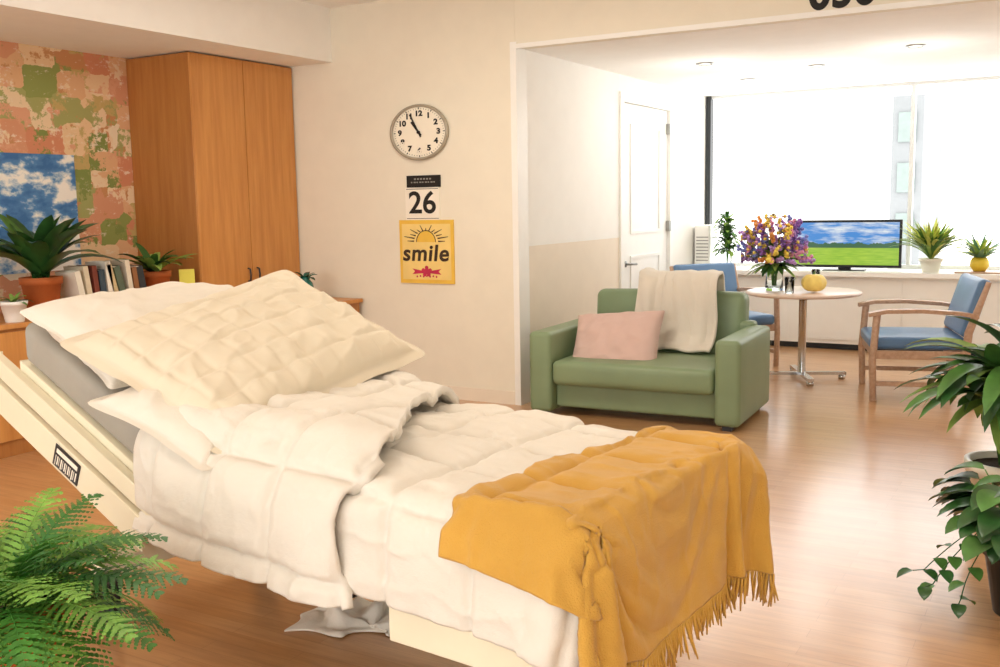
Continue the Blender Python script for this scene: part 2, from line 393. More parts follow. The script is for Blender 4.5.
for k in range(9): mb.box((-.10+k*.026,-.0185,.118),(-.10+k*.026+.014+.006*(k%2),-.018,.128),m_grey)
for k in range(6): mb.box((-.07+k*.028,-.0185,.142),(-.07+k*.028+.018,-.018,.154),m_grey)
mb.build('calendar_body',cal)
text('day_number','26',.235,m_ink,Matrix.Translation((-.003,-.0125,-.04))@WALLY,cal,off=.004,sx=1.1)
sm=empty('smile_sign',(-4.36,YC,1.14))
m_yel=M('sign_yellow','#edc24e',.6,var=.04,vscale=8); m_pale=M('sign_pale','#f3d584',.6,var=.04); m_pink=M('sign_red','#c42f52',.6,var=.1); m_brn=M('sign_brown','#3b2a1d',.6,var=.05)
mb=MB(); mb.box((-.25,-.014,-.245),(.25,-.001,.245),m_yel); mb.box((-.225,-.0155,-.215),(.225,-.0141,.215),m_pale)
def disc(mb,c,r,y,mat,a0=0,a1=360,n=40,rin=0,sz=1):
    vs=[];fs=[]
    for i in range(n+1):
        a=rad(a0+(a1-a0)*i/n); vs+= [(c[0]+rin*math.cos(a),y,c[1]+rin*sz*math.sin(a)),(c[0]+r*math.cos(a),y,c[1]+r*sz*math.sin(a))]
    for i in range(n): fs.append((2*i,2*i+1,2*i+3,2*i+2))
    mb.add(vs,fs,mat,None,False)
disc(mb,(0,.075),.085,-.0162,m_yel,0,180); disc(mb,(0,.075),.092,-.0166,m_brn,0,180,rin=.085)
for k in range(13):
    a=rad(4+k*14.3); r0,r1=.112,(.215 if k%2 else .175)
    dx,dz=math.cos(a),math.sin(a); px,pz=-dz*.0055,dx*.0055
    x1,z1=dx*r1,.075+dz*r1*.62; x0,z0=dx*r0,.075+dz*r0*.8
    mb.add([(x0-px,-.0166,z0-pz),(x0+px,-.0166,z0+pz),(x1+px*.4,-.0166,z1+pz*.4),(x1-px*.4,-.0166,z1-pz*.4)],[(0,1,2,3)],m_brn,None,False)
for (cx,s_) in ((-.075,1),(.075,-1)):
    mb.add([(cx-.06*s_,-.0167,-.13),(cx+.055*s_,-.0167,-.15),(cx+.055*s_,-.0167,-.165),(cx-.06*s_,-.0167,-.175),(cx-.035*s_,-.0167,-.152)],[(0,1,2,3,4)],m_pink,None,False)
disc(mb,(0,-.152),.026,-.0168,m_pink,n=20)
for k in range(5):
    a=rad(72*k+18); disc(mb,(.033*math.cos(a),-.152+.028*math.sin(a)),.017,-.0169-.0001*k,m_pink,n=14)
for k in range(7): disc(mb,(-.09+.03*k,-.192+.004*(k%2)),.008,-.0168,m_pink,n=10)
mb.build('sign_board',sm)
text('smile_word','smile',.175,m_brn,Matrix.Translation((-.01,-.0170,-.015))@WALLY,sm,off=.004,shear=.12,sx=1.1,space=1.08)

# ---------------------------------------------------------------- BED
BM=Matrix.Translation((-.945,1.937,0))@Matrix.Rotation(rad(-6),4,'Z')
BW=.95
def ztop(x):
    if x>-1.3: return .73 + .03*math.exp(-((x+.75)/.3)**2)
    s=(-1.3-x); k=.44
    return .73+ (k*s*s/(2*.15) if s<.15 else k*(s-.075))
m_bed=M('bed_beige_enamel','#e8dfc4',.4,var=.02); m_matt=M('mattress_grey','#a09b90',.6,.1,120,var=.03)
bed=empty('hospital_bed'); bed.matrix_world=BM
mb=MB(); n=44; vs=[];fs=[]
th=.15; r=.035
for i in range(n+1):
    x=-2.25+2.21*i/n; z1=ztop(x); z0=z1-th
    for (cy,cz,a0) in ((BW-.01-r,z1-r,0),(.01+r,z1-r,90),(.01+r,z0+r,180),(BW-.01-r,z0+r,270)):
        for q in range(4):
            a=rad(a0+q*30); vs.append((x,cy+r*math.cos(a),cz+r*math.sin(a)))
k=16
for i in range(n):
    for j in range(k): j2=(j+1)%k; fs.append((i*k+j,i*k+j2,(i+1)*k+j2,(i+1)*k+j))
fs.append(tuple(range(k))); fs.append(tuple(reversed(range(n*k,(n+1)*k))))
mb.add(vs,fs,m_matt)
mb.build('mattress',bed)
mb=MB()
def slab(x0,x1,d0,d1,y0,y1,mat,n=12):
    vs=[];fs=[]
    for i in range(n+1):
        x=x0+(x1-x0)*i/n; z=ztop(x)-th
        vs+= [(x,y0,z-d1),(x,y1,z-d1),(x,y1,z-d0),(x,y0,z-d0)]
    for i in range(n):
        for j in range(4): j2=(j+1)%4; fs.append((i*4+j,i*4+j2,(i+1)*4+j2,(i+1)*4+j))
    fs+=[(0,1,2,3),(n*4+3,n*4+2,n*4+1,n*4)]
    mb.add(vs,fs,mat,None,False)
slab(-2.28,-.04,.001,.045,.002,BW-.002,m_bed,30)
slab(-2.4,-1.5,.03,.10,-.035,.0,m_bed,10); slab(-2.4,-1.5,.03,.10,BW,BW+.035,m_bed,10)
slab(-2.4,-1.55,.115,.23,-.045,-.005,m_bed,10)
slab(-2.4,-1.55,.115,.23,BW,BW+.04,m_bed,10)
mb.box((-.54,-.02,.39),(-.09,.02,.545),m_bed); mb.box((-.54,BW-.02,.39),(-.09,BW+.02,.545),m_bed); mb.box((-.12,-.019,.391),(-.08,BW+.019,.544),m_bed); mb.box((-.54,.021,.39),(-.5,BW-.021,.545),m_bed)
for y in (.56,BW-.18): mb.box((-2.1,y,.2),(-.22,y+.06,.27),m_dark)
for x in (-2.1,-.34): mb.box((x,.1,.19),(x+.08,BW-.1,.26),m_bed)
for x in (-1.75,-.50):
    for y in (.56,BW-.18): mb.box((-.03,0.001,0),(.03,.059,.36),m_dark,TR((x,y,.23),ry=rad(-18)))
mb.box((-.90,.06,.42),(-.76,.2,.535),m_black); mb.box((-1.3,.55,.30),(-.8,.75,.42),m_dark)
for x in (-2.0,-.36):
    for y in (.1,BW-.14):
        mb.lathe([(.001,-.02),(.05,-.02),(.062,-.012),(.062,.012),(.05,.02),(.001,.02)],(0,0,0),m_black,28,TR((x,y,.062),rx=rad(90)))
        mb.lathe([(.001,-.024),(.022,-.024),(.022,.024),(.001,.024)],(0,0,0),m_steel,16,TR((x,y,.062),rx=rad(90)))
        mb.box((x-.03,y-.032,.06),(x+.03,y-.025,.14),m_dark); mb.box((x-.03,y+.025,.06),(x+.03,y+.032,.14),m_dark); mb.box((x-.035,y-.035,.13),(x+.035,y+.035,.2),m_dark)
mb.build('bed_frame',bed,bevel=.006)
TL=TR((-1.95,-.0462,ztop(-1.95)-th-.172))@Matrix.Rotation(rad(23.7),4,'Y')
mb=MB(); mb.box((-.075,-.002,-.04),(.075,.0,.04),m_dark,TL)
for k in range(12): mb.box((-.063+k*.011,-.003,-.03 if k%3 else -.035),(-.063+k*.011+.003+.003*(k%2),-.002,.002),m_card,TL)
mb.box((-.063,-.003,.012),(.063,-.002,.028),m_card,TL); mb.build('frame_label',bed)

# ---- cloth simulation helpers
def collider_mesh():
    vs=[];fs=[];n=60
    for i in range(n+1):
        x=-2.3+2.28*i/n; z1=ztop(x); c=.03
        vs+= [(x,0,.3),(x,0,z1-c),(x,c*.3,z1-c*.3),(x,c,z1),(x,BW*.25,z1),(x,BW*.5,z1),(x,BW*.75,z1),(x,BW-c,z1),(x,BW-c*.3,z1-c*.3),(x,BW,z1-c),(x,BW,.3)]
    k=11
    for i in range(n):
        for j in range(k): j2=(j+1)%k; fs.append((i*k+j,(i+1)*k+j,(i+1)*k+j2,i*k+j2))
    fs.append(tuple(range(k))); fs.append(tuple(reversed(range(n*k,(n+1)*k))))
    me=bpy.data.meshes.new('col'); me.from_pydata([tuple(BM@Vector(p)) for p in vs],[],fs); me.update()
    o=bpy.data.objects.new('col',me); link(o); return o
def addcol(o,t=.012):
    o.modifiers.new('col','COLLISION'); o.collision.thickness_outer=t; o.collision.thickness_inner=.05; o.collision.cloth_friction=40; o.collision.damping=.5
def simulate(o,frames,grow=.03,bend=.6,mass=.25,pin=None,dist=.01):
    cl=o.modifiers.new('cloth','CLOTH'); s=cl.settings; s.quality=7; s.mass=mass
    s.tension_stiffness=12; s.compression_stiffness=12; s.shear_stiffness=6; s.bending_stiffness=bend
    s.air_damping=2; s.shrink_min=-grow
    if pin:
        vg=o.vertex_groups.new(name='pin'); vg.add(pin,1,'REPLACE'); s.vertex_group_mass='pin'
    cl.collision_settings.distance_min=dist; cl.collision_settings.collision_quality=3; cl.collision_settings.use_self_collision=False
    cl.point_cache.frame_start=1; cl.point_cache.frame_end=frames
    for fr in range(1,frames+1): scene.frame_set(fr)
    dg=bpy.context.evaluated_depsgraph_get(); me=bpy.data.meshes.new_from_object(o.evaluated_get(dg))
    o.modifiers.clear(); o.data=me; o.vertex_groups.clear()
    scene.frame_set(1)
def setmesh(o,vs,nx,ny,mat):
    fs=[]
    for i in range(nx):
        for j in range(ny):
            a=i*(ny+1)+j; fs.append((a,a+ny+1,a+ny+2,a+1))
    me=bpy.data.meshes.new(o.name if o else 'g'); me.from_pydata(vs,[],fs); me.materials.append(mat)
    me.polygons.foreach_set('use_smooth',[True]*len(fs)); me.update(); return me
def cloth_grid(name,nx,ny,fn,mat):
    vs=[];uv=[]
    for i in range(nx+1):
        for j in range(ny+1):
            p,q=fn(i/nx,j/ny); vs.append(tuple(BM@Vector(p))); uv.append(q)
    me=setmesh(None,vs,nx,ny,mat)
    o=bpy.data.objects.new(name,me); link(o); return o,uv
def smooth_grid(o,nx,ny,it=3,fac=.5):
    P=[v.co.copy() for v in o.data.vertices]
    for _ in range(it):
        Q=[p.copy() for p in P]
        for i in range(nx+1):
            for j in range(ny+1):
                nb=[]
                ei=i in(0,nx); ej=j in (0,ny)
                if ei and ej: continue
                if not ei: nb+=[P[(i-1)*(ny+1)+j],P[(i+1)*(ny+1)+j]]
                if not ej: nb+=[P[i*(ny+1)+j-1],P[i*(ny+1)+j+1]]
                if ei: nb=[P[i*(ny+1)+j-1],P[i*(ny+1)+j+1]]
                if ej: nb=[P[(i-1)*(ny+1)+j],P[(i+1)*(ny+1)+j]]
                a=sum(nb,Vector())/len(nb); k=i*(ny+1)+j; Q[k]=P[k].lerp(a,fac)
        P=Q
    for v,p in zip(o.data.vertices,P): v.co=p
    o.data.update()
def upsample(o,uv,nx,ny,k,mat):
    P=[v.co.copy() for v in o.data.vertices]
    def cr(a,b,c,d,t): return .5*((2*b)+(c-a)*t+(2*a-5*b+4*c-d)*t*t+(3*b-a-3*c+d)*t*t*t)
    def g(i,j): return P[max(0,min(nx,i))*(ny+1)+max(0,min(ny,j))]
    NX,NY=nx*k,ny*k; vs=[];uu=[]
    for I in range(NX+1):
        i=min(I//k,nx-1); t=(I-i*k)/k
        col=[cr(g(i-1,j),g(i,j),g(i+1,j),g(i+2,j),t) for j in range(ny+1)]
        for J in range(NY+1):
            j=min(J//k,ny-1); s=(J-j*k)/k
            q=[col[max(0,min(ny,j+d))] for d in (-1,0,1,2)]
            vs.append(tuple(cr(*q,s)))
            a=uv[i*(ny+1)+j];b_=uv[min(nx,i+1)*(ny+1)+j];c_=uv[i*(ny+1)+min(ny,j+1)]
            uu.append((a[0]+(b_[0]-a[0])*t+(c_[0]-a[0])*s,a[1]+(b_[1]-a[1])*t+(c_[1]-a[1])*s))
    o.data=setmesh(o,vs,NX,NY,mat); return uu
def quilt(o,uv,A,cell,wr=.006,off=(0,0)):
    me=o.data; me.update(); N=[v.normal.copy() for v in me.vertices]
    for v,(u,w),n in zip(me.vertices,uv,N):
        wob=.008*noise.noise(Vector((u*4,w*4,9)))
        a=abs(math.sin(math.pi*(u+off[0]+wob)/cell)); c=abs(math.sin(math.pi*(w+off[1]+wob)/cell))
        h=A*(math.tanh(a*5.5)*math.tanh(c*5.5))*(.7+.3*a*c)
        q=Vector((u*6,w*6,off[0]*9)); nn=noise.noise(q)+.5*noise.noise(q*2.3+Vector((3,1,0)))
        r1=(1-abs(noise.noise(Vector((u*4+nn*.7,w*10+nn*.5,2+off[0]*7)))))**5
        r2=(1-abs(noise.noise(Vector((u*16+nn*.7,w*7,5)))))**6*(1-a*c)
        edge=(1-min(a,c))**3
        pk=noise.noise(Vector((u*26,w*26,1)))*edge
        v.co+=n*(h+wr*nn+wr*1.4*r1*(.5+.5*nn)+wr*.5*r2+wr*.7*pk)
    me.update()
def finish(o,th=.012,sub=1,off=-1):
    if th:
        s=o.modifiers.new('so','SOLIDIFY'); s.thickness=th; s.offset=off
    if sub:
        s=o.modifiers.new('ss','SUBSURF'); s.levels=sub; s.render_levels=sub
def fabric(name,col,bscale=500,bump=.25,var=.03,sheen=.1,wr=.0):
    m,nt,b=nodes(name); c=lin(col); v=coord(nt)
    f1=noisen(nt,v,4,5); lo=tuple(x*(1-var) for x in c[:3])+(1,)
    nt.links.new(ramp(nt,f1,[(.3,lo),(.7,c)]),b.inputs['Base Color'])
    b.inputs['Roughness'].default_value=.85; b.inputs['Sheen Weight'].default_value=sheen
    f2=noisen(nt,v,bscale,2); f3=noisen(nt,v,22,5,.6)
    ad=nt.nodes.new('ShaderNodeMath'); ad.operation='MULTIPLY_ADD'; ad.inputs[1].default_value=5 if wr else 0; nt.links.new(f3,ad.inputs[0]); nt.links.new(f2,ad.inputs[2])
    bp=nt.nodes.new('ShaderNodeBump'); bp.inputs['Strength'].default_value=bump; bp.inputs['Distance'].default_value=.003
    nt.links.new(ad.outputs[0],bp.inputs['Height']); nt.links.new(bp.outputs[0],b.inputs['Normal']); return m
m_duv=fabric('duvet_white','#e4ddd0',wr=1,bump=.3); m_sham=fabric('sham_cream','#dfd3bb'); m_pil=fabric('pillow_white','#e3dbcd',wr=1)
m_must=fabric('mustard_wool','#d2a040',260,.8,.14,.2)
def bvh(o):
    me=o.data; return BVHTree.FromPolygons([v.co.copy() for v in me.vertices],[tuple(p.vertices) for p in me.polygons])
BV=[]
def hz(p):
    z=-1
    for t in BV:
        h=t.ray_cast(Vector((p.x,p.y,2)),Vector((0,0,-1)))
        if h[0] is not None: z=max(z,h[0].z)
    return z
colb=collider_mesh(); addcol(colb,.008)
def pins(uv,cond): return [i for i,q in enumerate(uv) if cond(*q)]
def fn(a,c_):
    x=-1.40+ (1.40+.05)*a; y0=-.25; y1=BW+.24
    y=y0+(y1-y0)*c_
    return (x,y,ztop(min(0,x))+(.03 if x>-1.1 else .022)),(x,y)
du,uv=cloth_grid('duvet_base',60,64,fn,m_duv)
simulate(du,40,.02,1.0,pin=pins(uv,lambda x,y:x<-1.05 and .04<y<BW-.04))
smooth_grid(du,60,64,4)
uvA=upsample(du,uv,60,64,3,m_duv)
quilt(du,uvA,.034,.27,.009)
addcol(du,.004)
# folded-back layer, resting above the base
def fn2(a,c_):
    y0=-.38; y1=BW+.24; y=y0+(y1-y0)*c_
    t=min(1,max(0,y/BW)); xe=-.62-.50*t+.03*math.sin(y*8)
    x=-1.56+(xe+1.56)*a
    lump=.024*noise.noise(Vector((x*3.2,y*2.6,5)))
    return (x,y,ztop(min(0,x))+.125+lump+.02*math.sin(math.pi*min(1,a*1.05))-.02*min(1,a*1.0)),(x,y)
df,uv2=cloth_grid('duvet_fold',40,66,fn2,m_duv)
simulate(df,30,.0,2.0,pin=pins(uv2,lambda x,y:.05<y<BW-.05),dist=.006)
smooth_grid(df,40,66,6)
uvB=upsample(df,uv2,40,66,3,m_duv)
quilt(df,uvB,.036,.27,.009,(.1,.05))
addcol(df,.006); BV+= [bvh(du),bvh(df)]
# mustard throw
def fn3(a,c_):
    y0=-.15-.17*a; y=y0+(BW+.17-y0)*c_; xs=-.34+.07*c_+.015*math.sin(y*11)
    x=xs+(.39-xs)*a
    p=BM@Vector((x,y,0)); z=hz(p)
    if z<.70 or x>.01 or y<.0 or y>BW: z=ztop(0)+.07
    return (x,y,z+.018+.006*noise.noise(Vector((x*9,y*6,0)))),(x,y)
thr,uv3=cloth_grid('mustard_throw_blanket',52,88,fn3,m_must)
simulate(thr,50,.01,.25,mass=.2,pin=pins(uv3,lambda x,y:x<-.08 and .05<y<BW-.05),dist=.012)
for o in (du,df,thr): o.modifiers.clear()
smooth_grid(thr,52,88,1)
uvC=upsample(thr,uv3,52,88,2,m_must)
me=thr.data; me.update(); N=[v.normal.copy() for v in me.vertices]
for v,(u,w),n in zip(me.vertices,uvC,N):
    nn=noise.noise(Vector((u*5,w*5,3))); v.co+=n*(.004+.005*nn+.006*(1-abs(noise.noise(Vector((u*3+nn*.8,w*9,4)))))**5)
me.update()
mb=MB(); vv=me.vertices; NY=177; last=104*NY
for j in range(0,176):
    p=vv[last+j].co.copy(); q=vv[last-4*NY+j].co
    d=(p-q).normalized()*.35+Vector((0,0,-.9)); d+=Vector((random.uniform(-.18,.18),random.uniform(-.18,.18),0)); d.normalize()
    L=random.uniform(.06,.10); o2=Vector((random.uniform(-.012,.012),random.uniform(-.012,.012),0))
    mb.tube([p,p+d*L*.3,p+d*L*.65+o2*.5,p+d*L+o2],[.003,.0042,.0038,.0022],m_must,5)
mb.build('fringe',thr,recenter=False)
bpy.data.objects.remove(colb)
finish(du,.015,0); finish(df,.03,0); finish(thr,.006,0)
dvt=empty('quilted_duvet'); du.parent=dvt; df.parent=dvt

# ---- pillows on backrest
def pillow(name,W,H,T,mat,MW,flange=0,quiltcell=0,n=40,seed=0,parent=None):
    vs=[];fs=[]; N=n
    def hh(u,v):
        a=max(0,1-abs(u)**2.4); c_=max(0,1-abs(v)**2.4); return T*.5*(a*c_)**.45
    for side in (1,-1):
        for i in range(N+1):
            for j in range(N+1):
                u=-1+2*i/N; v=-1+2*j/N
                pin=1-.06*(1-v*v)*abs(u)**3 ; pin2=1-.06*(1-u*u)*abs(v)**3
                x=u*W/2*pin; y=v*H/2*pin2; z=hh(u,v)
                q=Vector((x*6+seed,y*6,side)); z+=(noise.noise(q)*.014+.012*noise.noise(q*2.2))*min(1,z/(T*.25)) 
                z+=.013*((1-abs(noise.noise(Vector((x*5+y*3+seed,y*9-x*4,3)))))**5)*min(1,z/(T*.3))
                if quiltcell and side>0:
                    a=abs(math.sin(math.pi*x/quiltcell)); b_=abs(math.sin(math.pi*y/quiltcell))
                    z+= .010*(math.tanh(a*4)*math.tanh(b_*4)-1)*min(1,z/(T*.2))
                vs.append((x,y,side*z))
    k=(N+1)**2
    for i in range(N):
        for j in range(N):
            a=i*(N+1)+j; fs.append((a,a+N+1,a+N+2,a+1)); fs.append((k+a,k+a+1,k+a+N+2,k+a+N+1))
    if flange:
        ringi=[(i,0) for i in range(N)]+[(N,j) for j in range(N)]+[(i,N) for i in range(N,0,-1)]+[(0,j) for j in range(N,0,-1)]
        b0=len(vs); m=len(ringi)
        for (i,j) in ringi:
            p=Vector(vs[i*(N+1)+j]); u=-1+2*i/N; v=-1+2*j/N
            d=Vector((u if abs(u)==1 else 0, v if abs(v)==1 else 0,0)) 
            o_=p+d*flange+Vector((0,0,.012*noise.noise(Vector((p.x*7,p.y*7,seed)))-.012)); vs.append(tuple(o_))
        for a in range(m):
            a2=(a+1)%m; i,j=ringi[a]; i2,j2=ringi[a2]
            fs.append((i*(N+1)+j,b0+a,b0+a2,i2*(N+1)+j2))
    mb=MB(); mb.add(vs,fs,mat,MW); o=mb.build(name,parent,recenter=False)
    s=o.modifiers.new('w','WELD'); s.merge_threshold=.0006
    s=o.modifiers.new('ss','SUBSURF'); s.levels=1; s.render_levels=1
    return o
def onback(x,y,h,rz=0,tilt=0,roll=0):
    sl=math.atan(.44)
    return BM@Matrix.Translation((x,y,ztop(x)))@Matrix.Rotation(sl+tilt,4,'Y')@Matrix.Translation((0,0,h))@Matrix.Rotation(rad(90)+rz,4,'Z')@Matrix.Rotation(roll,4,'Y')
pillow('white_pillow',.88,.54,.20,m_pil,onback(-1.95,.40,.09,rad(0)),flange=.012,seed=1)
pillow('white_pillow',.80,.44,.15,m_pil,onback(-1.50,.31,.09,rad(8),rad(-3)),flange=.03,seed=5)
pillow('quilted_sham_pillow',.98,.64,.20,m_sham,onback(-1.64,.46,.20,rad(8),rad(2),rad(-6)),flange=.045,quiltcell=.105,seed=9,n=90)

vs=[];fs=[];n=30
for i in range(n+1):
    for j in range(n+1):
        a=i/n;c_=j/n; x=(a-.5)*.42; y=(c_-.5)*.26; q=Vector((x*9,y*9,0)); e_=(1-abs(2*a-1)**3)*(1-abs(2*c_-1)**3)
        z=.012+e_*(.12*abs(noise.noise(q))+.06*abs(noise.noise(q*2.3+Vector((1,4,0))))); vs.append((x+.06*noise.noise(q*1.3),y+.07*noise.noise(q+Vector((5,0,0))),z))
for i in range(n):
    for j in range(n): a=i*(n+1)+j; fs.append((a,a+n+1,a+n+2,a+1))
mb=MB(); mb.add(vs,fs,m_pil,TR((-2.20,2.76,0),rz=rad(20))); o=mb.build('crumpled_towel'); o.location.z=.009; finish(o,.008)

# ---------------------------------------------------------------- sofa
m_green=M('green_vinyl','#7f9370',.42,.12,160,var=.05,vscale=3,coat=.05)
S=TR((-2.58,6.2,0),rz=rad(3))
mb=MB()
mb.rbox((0,.52,.17),(1.16,.86,.22),.02,m_green,S)
mb.rbox((-.665,.46,.315),(.17,.92,.57),.035,m_green,S,puff=(.006,0,0)); mb.rbox((.665,.46,.315),(.17,.92,.57),.035,m_green,S,puff=(.006,0,0))
mb.rbox((0,.37,.315),(1.15,.74,.17),.04,m_green,S,puff=(0,.01,.02))
mb.rbox((0,.86,.6),(1.15,.2,.62),.06,m_green,S@Matrix.Rotation(rad(-5),4,'X')@Matrix.Translation((0,.02,.0)),puff=(0,.03,.01))
mb.rbox((0,.90,.35),(1.3,.12,.56),.03,m_green,S)
for x in (-.66,.66):
    for y in (.06,.86): mb.box((x-.03,y-.03,0),(x+.03,y+.03,.05),m_dark,S)
mb.build('green_sofa')
m_throw=fabric('sofa_throw_cream','#e6ded0',120,.9,.08)
path=[(.60,.42),(.655,.46),(.69,.53),(.705,.63),(.715,.74),(.735,.84),(.77,.91),(.83,.945),(.91,.945),(.97,.91),(1.0,.83),(1.0,.72),(1.0,.62)]
vs=[];fs=[];n=48
def pint(t):
    k=t*(len(path)-1); i=min(int(k),len(path)-2); u=k-i; return path[i][0]*(1-u)+path[i+1][0]*u,path[i][1]*(1-u)+path[i+1][1]*u
for i in range(n+1):
    for j in range(n+1):
        t=i/n; y,z=pint(t); q=Vector((j/n*4.5,t*2.2,0)); x=-.20+.60*(j/n)+.02*math.sin(t*6)+.04*noise.noise(Vector((t*3,j/n*1.5,4))); w=.04*noise.noise(q)+.02*noise.noise(q*2.5)+.03
        z-= (.03*noise.noise(Vector((j/n*3,7,1))) if t<.25 else 0)
        vs.append((x,y-w*(1 if t<.6 else -1),z+(w*.5 if .35<t<.8 else 0)))
for i in range(n):
    for j in range(n): a=i*(n+1)+j; fs.append((a,a+1,a+n+2,a+n+1))
mb=MB(); mb.add(vs,fs,m_throw,S); o=mb.build('cream_throw'); finish(o,.026,1,1)
m_pinkc=fabric('cushion_pink','#d8bab0',400,.4,.04)
pillow('pink_cushion',.66,.50,.22,m_pinkc,S@Matrix.Translation((-.22,.34,.50))@Matrix.Rotation(rad(-5),4,'Y')@Matrix.Rotation(rad(54),4,'X'),seed=3,flange=.004)

# ---------------------------------------------------------------- table
mb=MB(); tc=(-1.95,8.42)
m_ttop=M('table_top','#e0c8b8',.3,var=.03)
mb.lathe([(.001,.708),(.44,.708),(.46,.715),(.465,.724),(.46,.735),(.45,.74),(.001,.74)],(tc[0],tc[1],0),m_ttop,64)
mb.lathe([(.001,0.04),(.035,.04),(.035,.05),(.032,.06),(.032,.69),(.12,.70),(.12,.708)],(tc[0],tc[1],0),m_chrome,32)
for k in range(4):
    T=TR((tc[0],tc[1],0),rz=rad(25+90*k)); mb.box((0,-.025,.035),(.36,.025,.06),m_chrome,T); mb.lathe([(.001,0),(.028,0),(.028,.036),(.001,.036)],(.33,0,0),m_chrome,16,T)
mb.build('round_pedestal_table')
ZTB=.741
m_gl=M('clear_glass','#eef4f2',.02,trans=1,ior=1.3,var=0)
mb=MB(); vc=(-2.18,8.38,ZTB)
mb.lathe([(.001,.004),(.07,.0),(.075,.02),(.07,.12),(.08,.2),(.085,.225),(.079,.225),(.064,.12),(.067,.02),(.001,.015)],vc,m_gl,28)
pet=[M('petal_%s'%n_,c_,.6,var=.12) for n_,c_ in (('purple','#8d62b0'),('violet','#b48ccc'),('orange','#ea9a50'),('yellow','#f2d25c'),('pink','#dd94b6'),('blue','#7880c4'))]
for k in range(150):
    a=random.uniform(0,6.28); e=math.asin(random.uniform(-.1,1)); rr=random.uniform(.17,.30)
    hd=Vector((math.cos(a)*math.cos(e)*rr,math.sin(a)*math.cos(e)*rr,.28+math.sin(e)*rr*1.15)); hd+=Vector(vc)
    st=Vector(vc)+Vector((random.uniform(-.02,.02),random.uniform(-.02,.02),.03)); mid=Vector(vc)+Vector((math.cos(a)*.03,math.sin(a)*.03,.24))
    if k%3==0: mb.tube([st,mid,mid.lerp(hd,.6)+Vector((0,0,.01)),hd],.0025,g_mid,5)
    m=random.choice([pet[0],pet[1],pet[1],pet[0],pet[2],pet[3],pet[4],pet[5]]); d=(hd-mid).normalized(); _,s_,u_=frame(d)
    if k%2==0:
        for q in range(9): mb.ball(hd+d*(q*.014-.06)+s_*random.uniform(-.015,.015)+u_*random.uniform(-.015,.015),.016,m,6,4)
    else:
        for q in range(10):
            b_=2*math.pi*q/10; dd=(s_*math.cos(b_)+u_*math.sin(b_)+d*.55); mb.leaf(hd,dd,.045,.03,m,.3,3,-.2)
        mb.ball(hd+d*.01,.016,pet[3],7,5)
for k in range(90):
    a=random.uniform(0,6.28); e=random.uniform(-.1,1.3); mb.leaf(Vector(vc)+Vector((0,0,.22)),(math.cos(a)*math.cos(e),math.sin(a)*math.cos(e),math.sin(e)),random.uniform(.15,.3),.05,random.choice([g_mid,g_dark,g_light]),.6,5)
mb.build('flower_bouquet_vase')
mb=MB()
for (x,y,h,r_) in ((-2.0,8.16,.13,.04),(-1.88,8.55,.17,.035)):
    mb.lathe([(.001,.002),(r_*.85,.0),(r_,h),(r_*.94,h),(r_*.8,.01),(.001,.01)],(x,y,ZTB),m_gl,24)
mb.build('drinking_glasses')
m_gourd=M('gourd_yellow','#f5d777',.5,var=.08,vscale=12)
mb=MB(); vs=[];fs=[];N=32;K=12
for j in range(K+1):
    t=math.pi*j/K
    for i in range(N):
        a=2*math.pi*i/N; r_=.098*(1+.05*math.cos(a*8))*math.sin(t)+1e-5; vs.append((r_*math.cos(a),r_*math.sin(a),.078-.08*math.cos(t)*(1-.15*abs(math.cos(t))**8)))
for j in range(K):
    for i in range(N): i2=(i+1)%N; fs.append((j*N+i,j*N+i2,(j+1)*N+i2,(j+1)*N+i))
mb.add(vs,fs,m_gourd,TR((-1.83,8.26,ZTB+.003))); mb.tube([(-1.83,8.26,ZTB+.14),(-1.83,8.26,ZTB+.16),(-1.825,8.265,ZTB+.172)],[.012,.009,.007],g_mid,7); mb.build('yellow_pumpkin')

# ---------------------------------------------------------------- chairs
m_blue=M('blue_vinyl','#5a7da4',.4,.08,150,var=.05,coat=.05)
def armchair(name,loc,rz,sc):
    T=TR((loc[0],loc[1],0),rz=rz)@Matrix.Diagonal((sc[0],sc[1],sc[2],1)); mb=MB(); w=.29
    for sy in (-w,w):
        mb.tube([(.26,sy,0),(.27,sy,.3),(.25,sy,.635)],[.02,.022,.022],m_beech,8,T)
        mb.tube([(-.32,sy,0),(-.25,sy,.3),(-.26,sy,.5),(-.36,sy,.86)],[.02,.024,.024,.016],m_beech,8,T)
        pts=[(.30,sy,.625),(.2,sy,.65),(0,sy,.655),(-.2,sy,.64),(-.31,sy,.62)]
        vs=[];fs=[]
        for (x,y,z) in pts: vs+= [(x,y-.032,z-.014),(x,y+.032,z-.014),(x,y+.032,z+.014),(x,y-.032,z+.014)]
        for i in range(4):
            for j in range(4): j2=(j+1)%4; fs.append((i*4+j,i*4+j2,(i+1)*4+j2,(i+1)*4+j))
        fs+=[(3,2,1,0),(16,17,18,19)]; mb.add(vs,fs,m_beech,T,False)
        mb.cbox((0,sy,.34),(.52,.025,.06),m_beech,T); mb.cbox((-.02,sy,.13),(.54,.022,.035),m_beech,T)
    mb.cbox((.255,0,.345),(.03,.54,.06),m_beech,T); mb.cbox((-.24,0,.34),(.03,.54,.06),m_beech,T)
    mb.rbox((0.01,0,.415),(.55,.53,.09),.03,m_blue,T,puff=(0,0,.012))
    mb.rbox((0,0,0),(.07,.56,.42),.03,m_blue,T@Matrix.Translation((-.30,0,.67))@Matrix.Rotation(rad(-14),4,'Y'),puff=(.015,0,0))
    return mb.build(name,bevel=.004)
armchair('armchair',(-1.05,8.12),rad(196),(1.22,1.25,1.03)); armchair('armchair',(-2.76,8.93),rad(-42),(1.2,1.15,1.03))

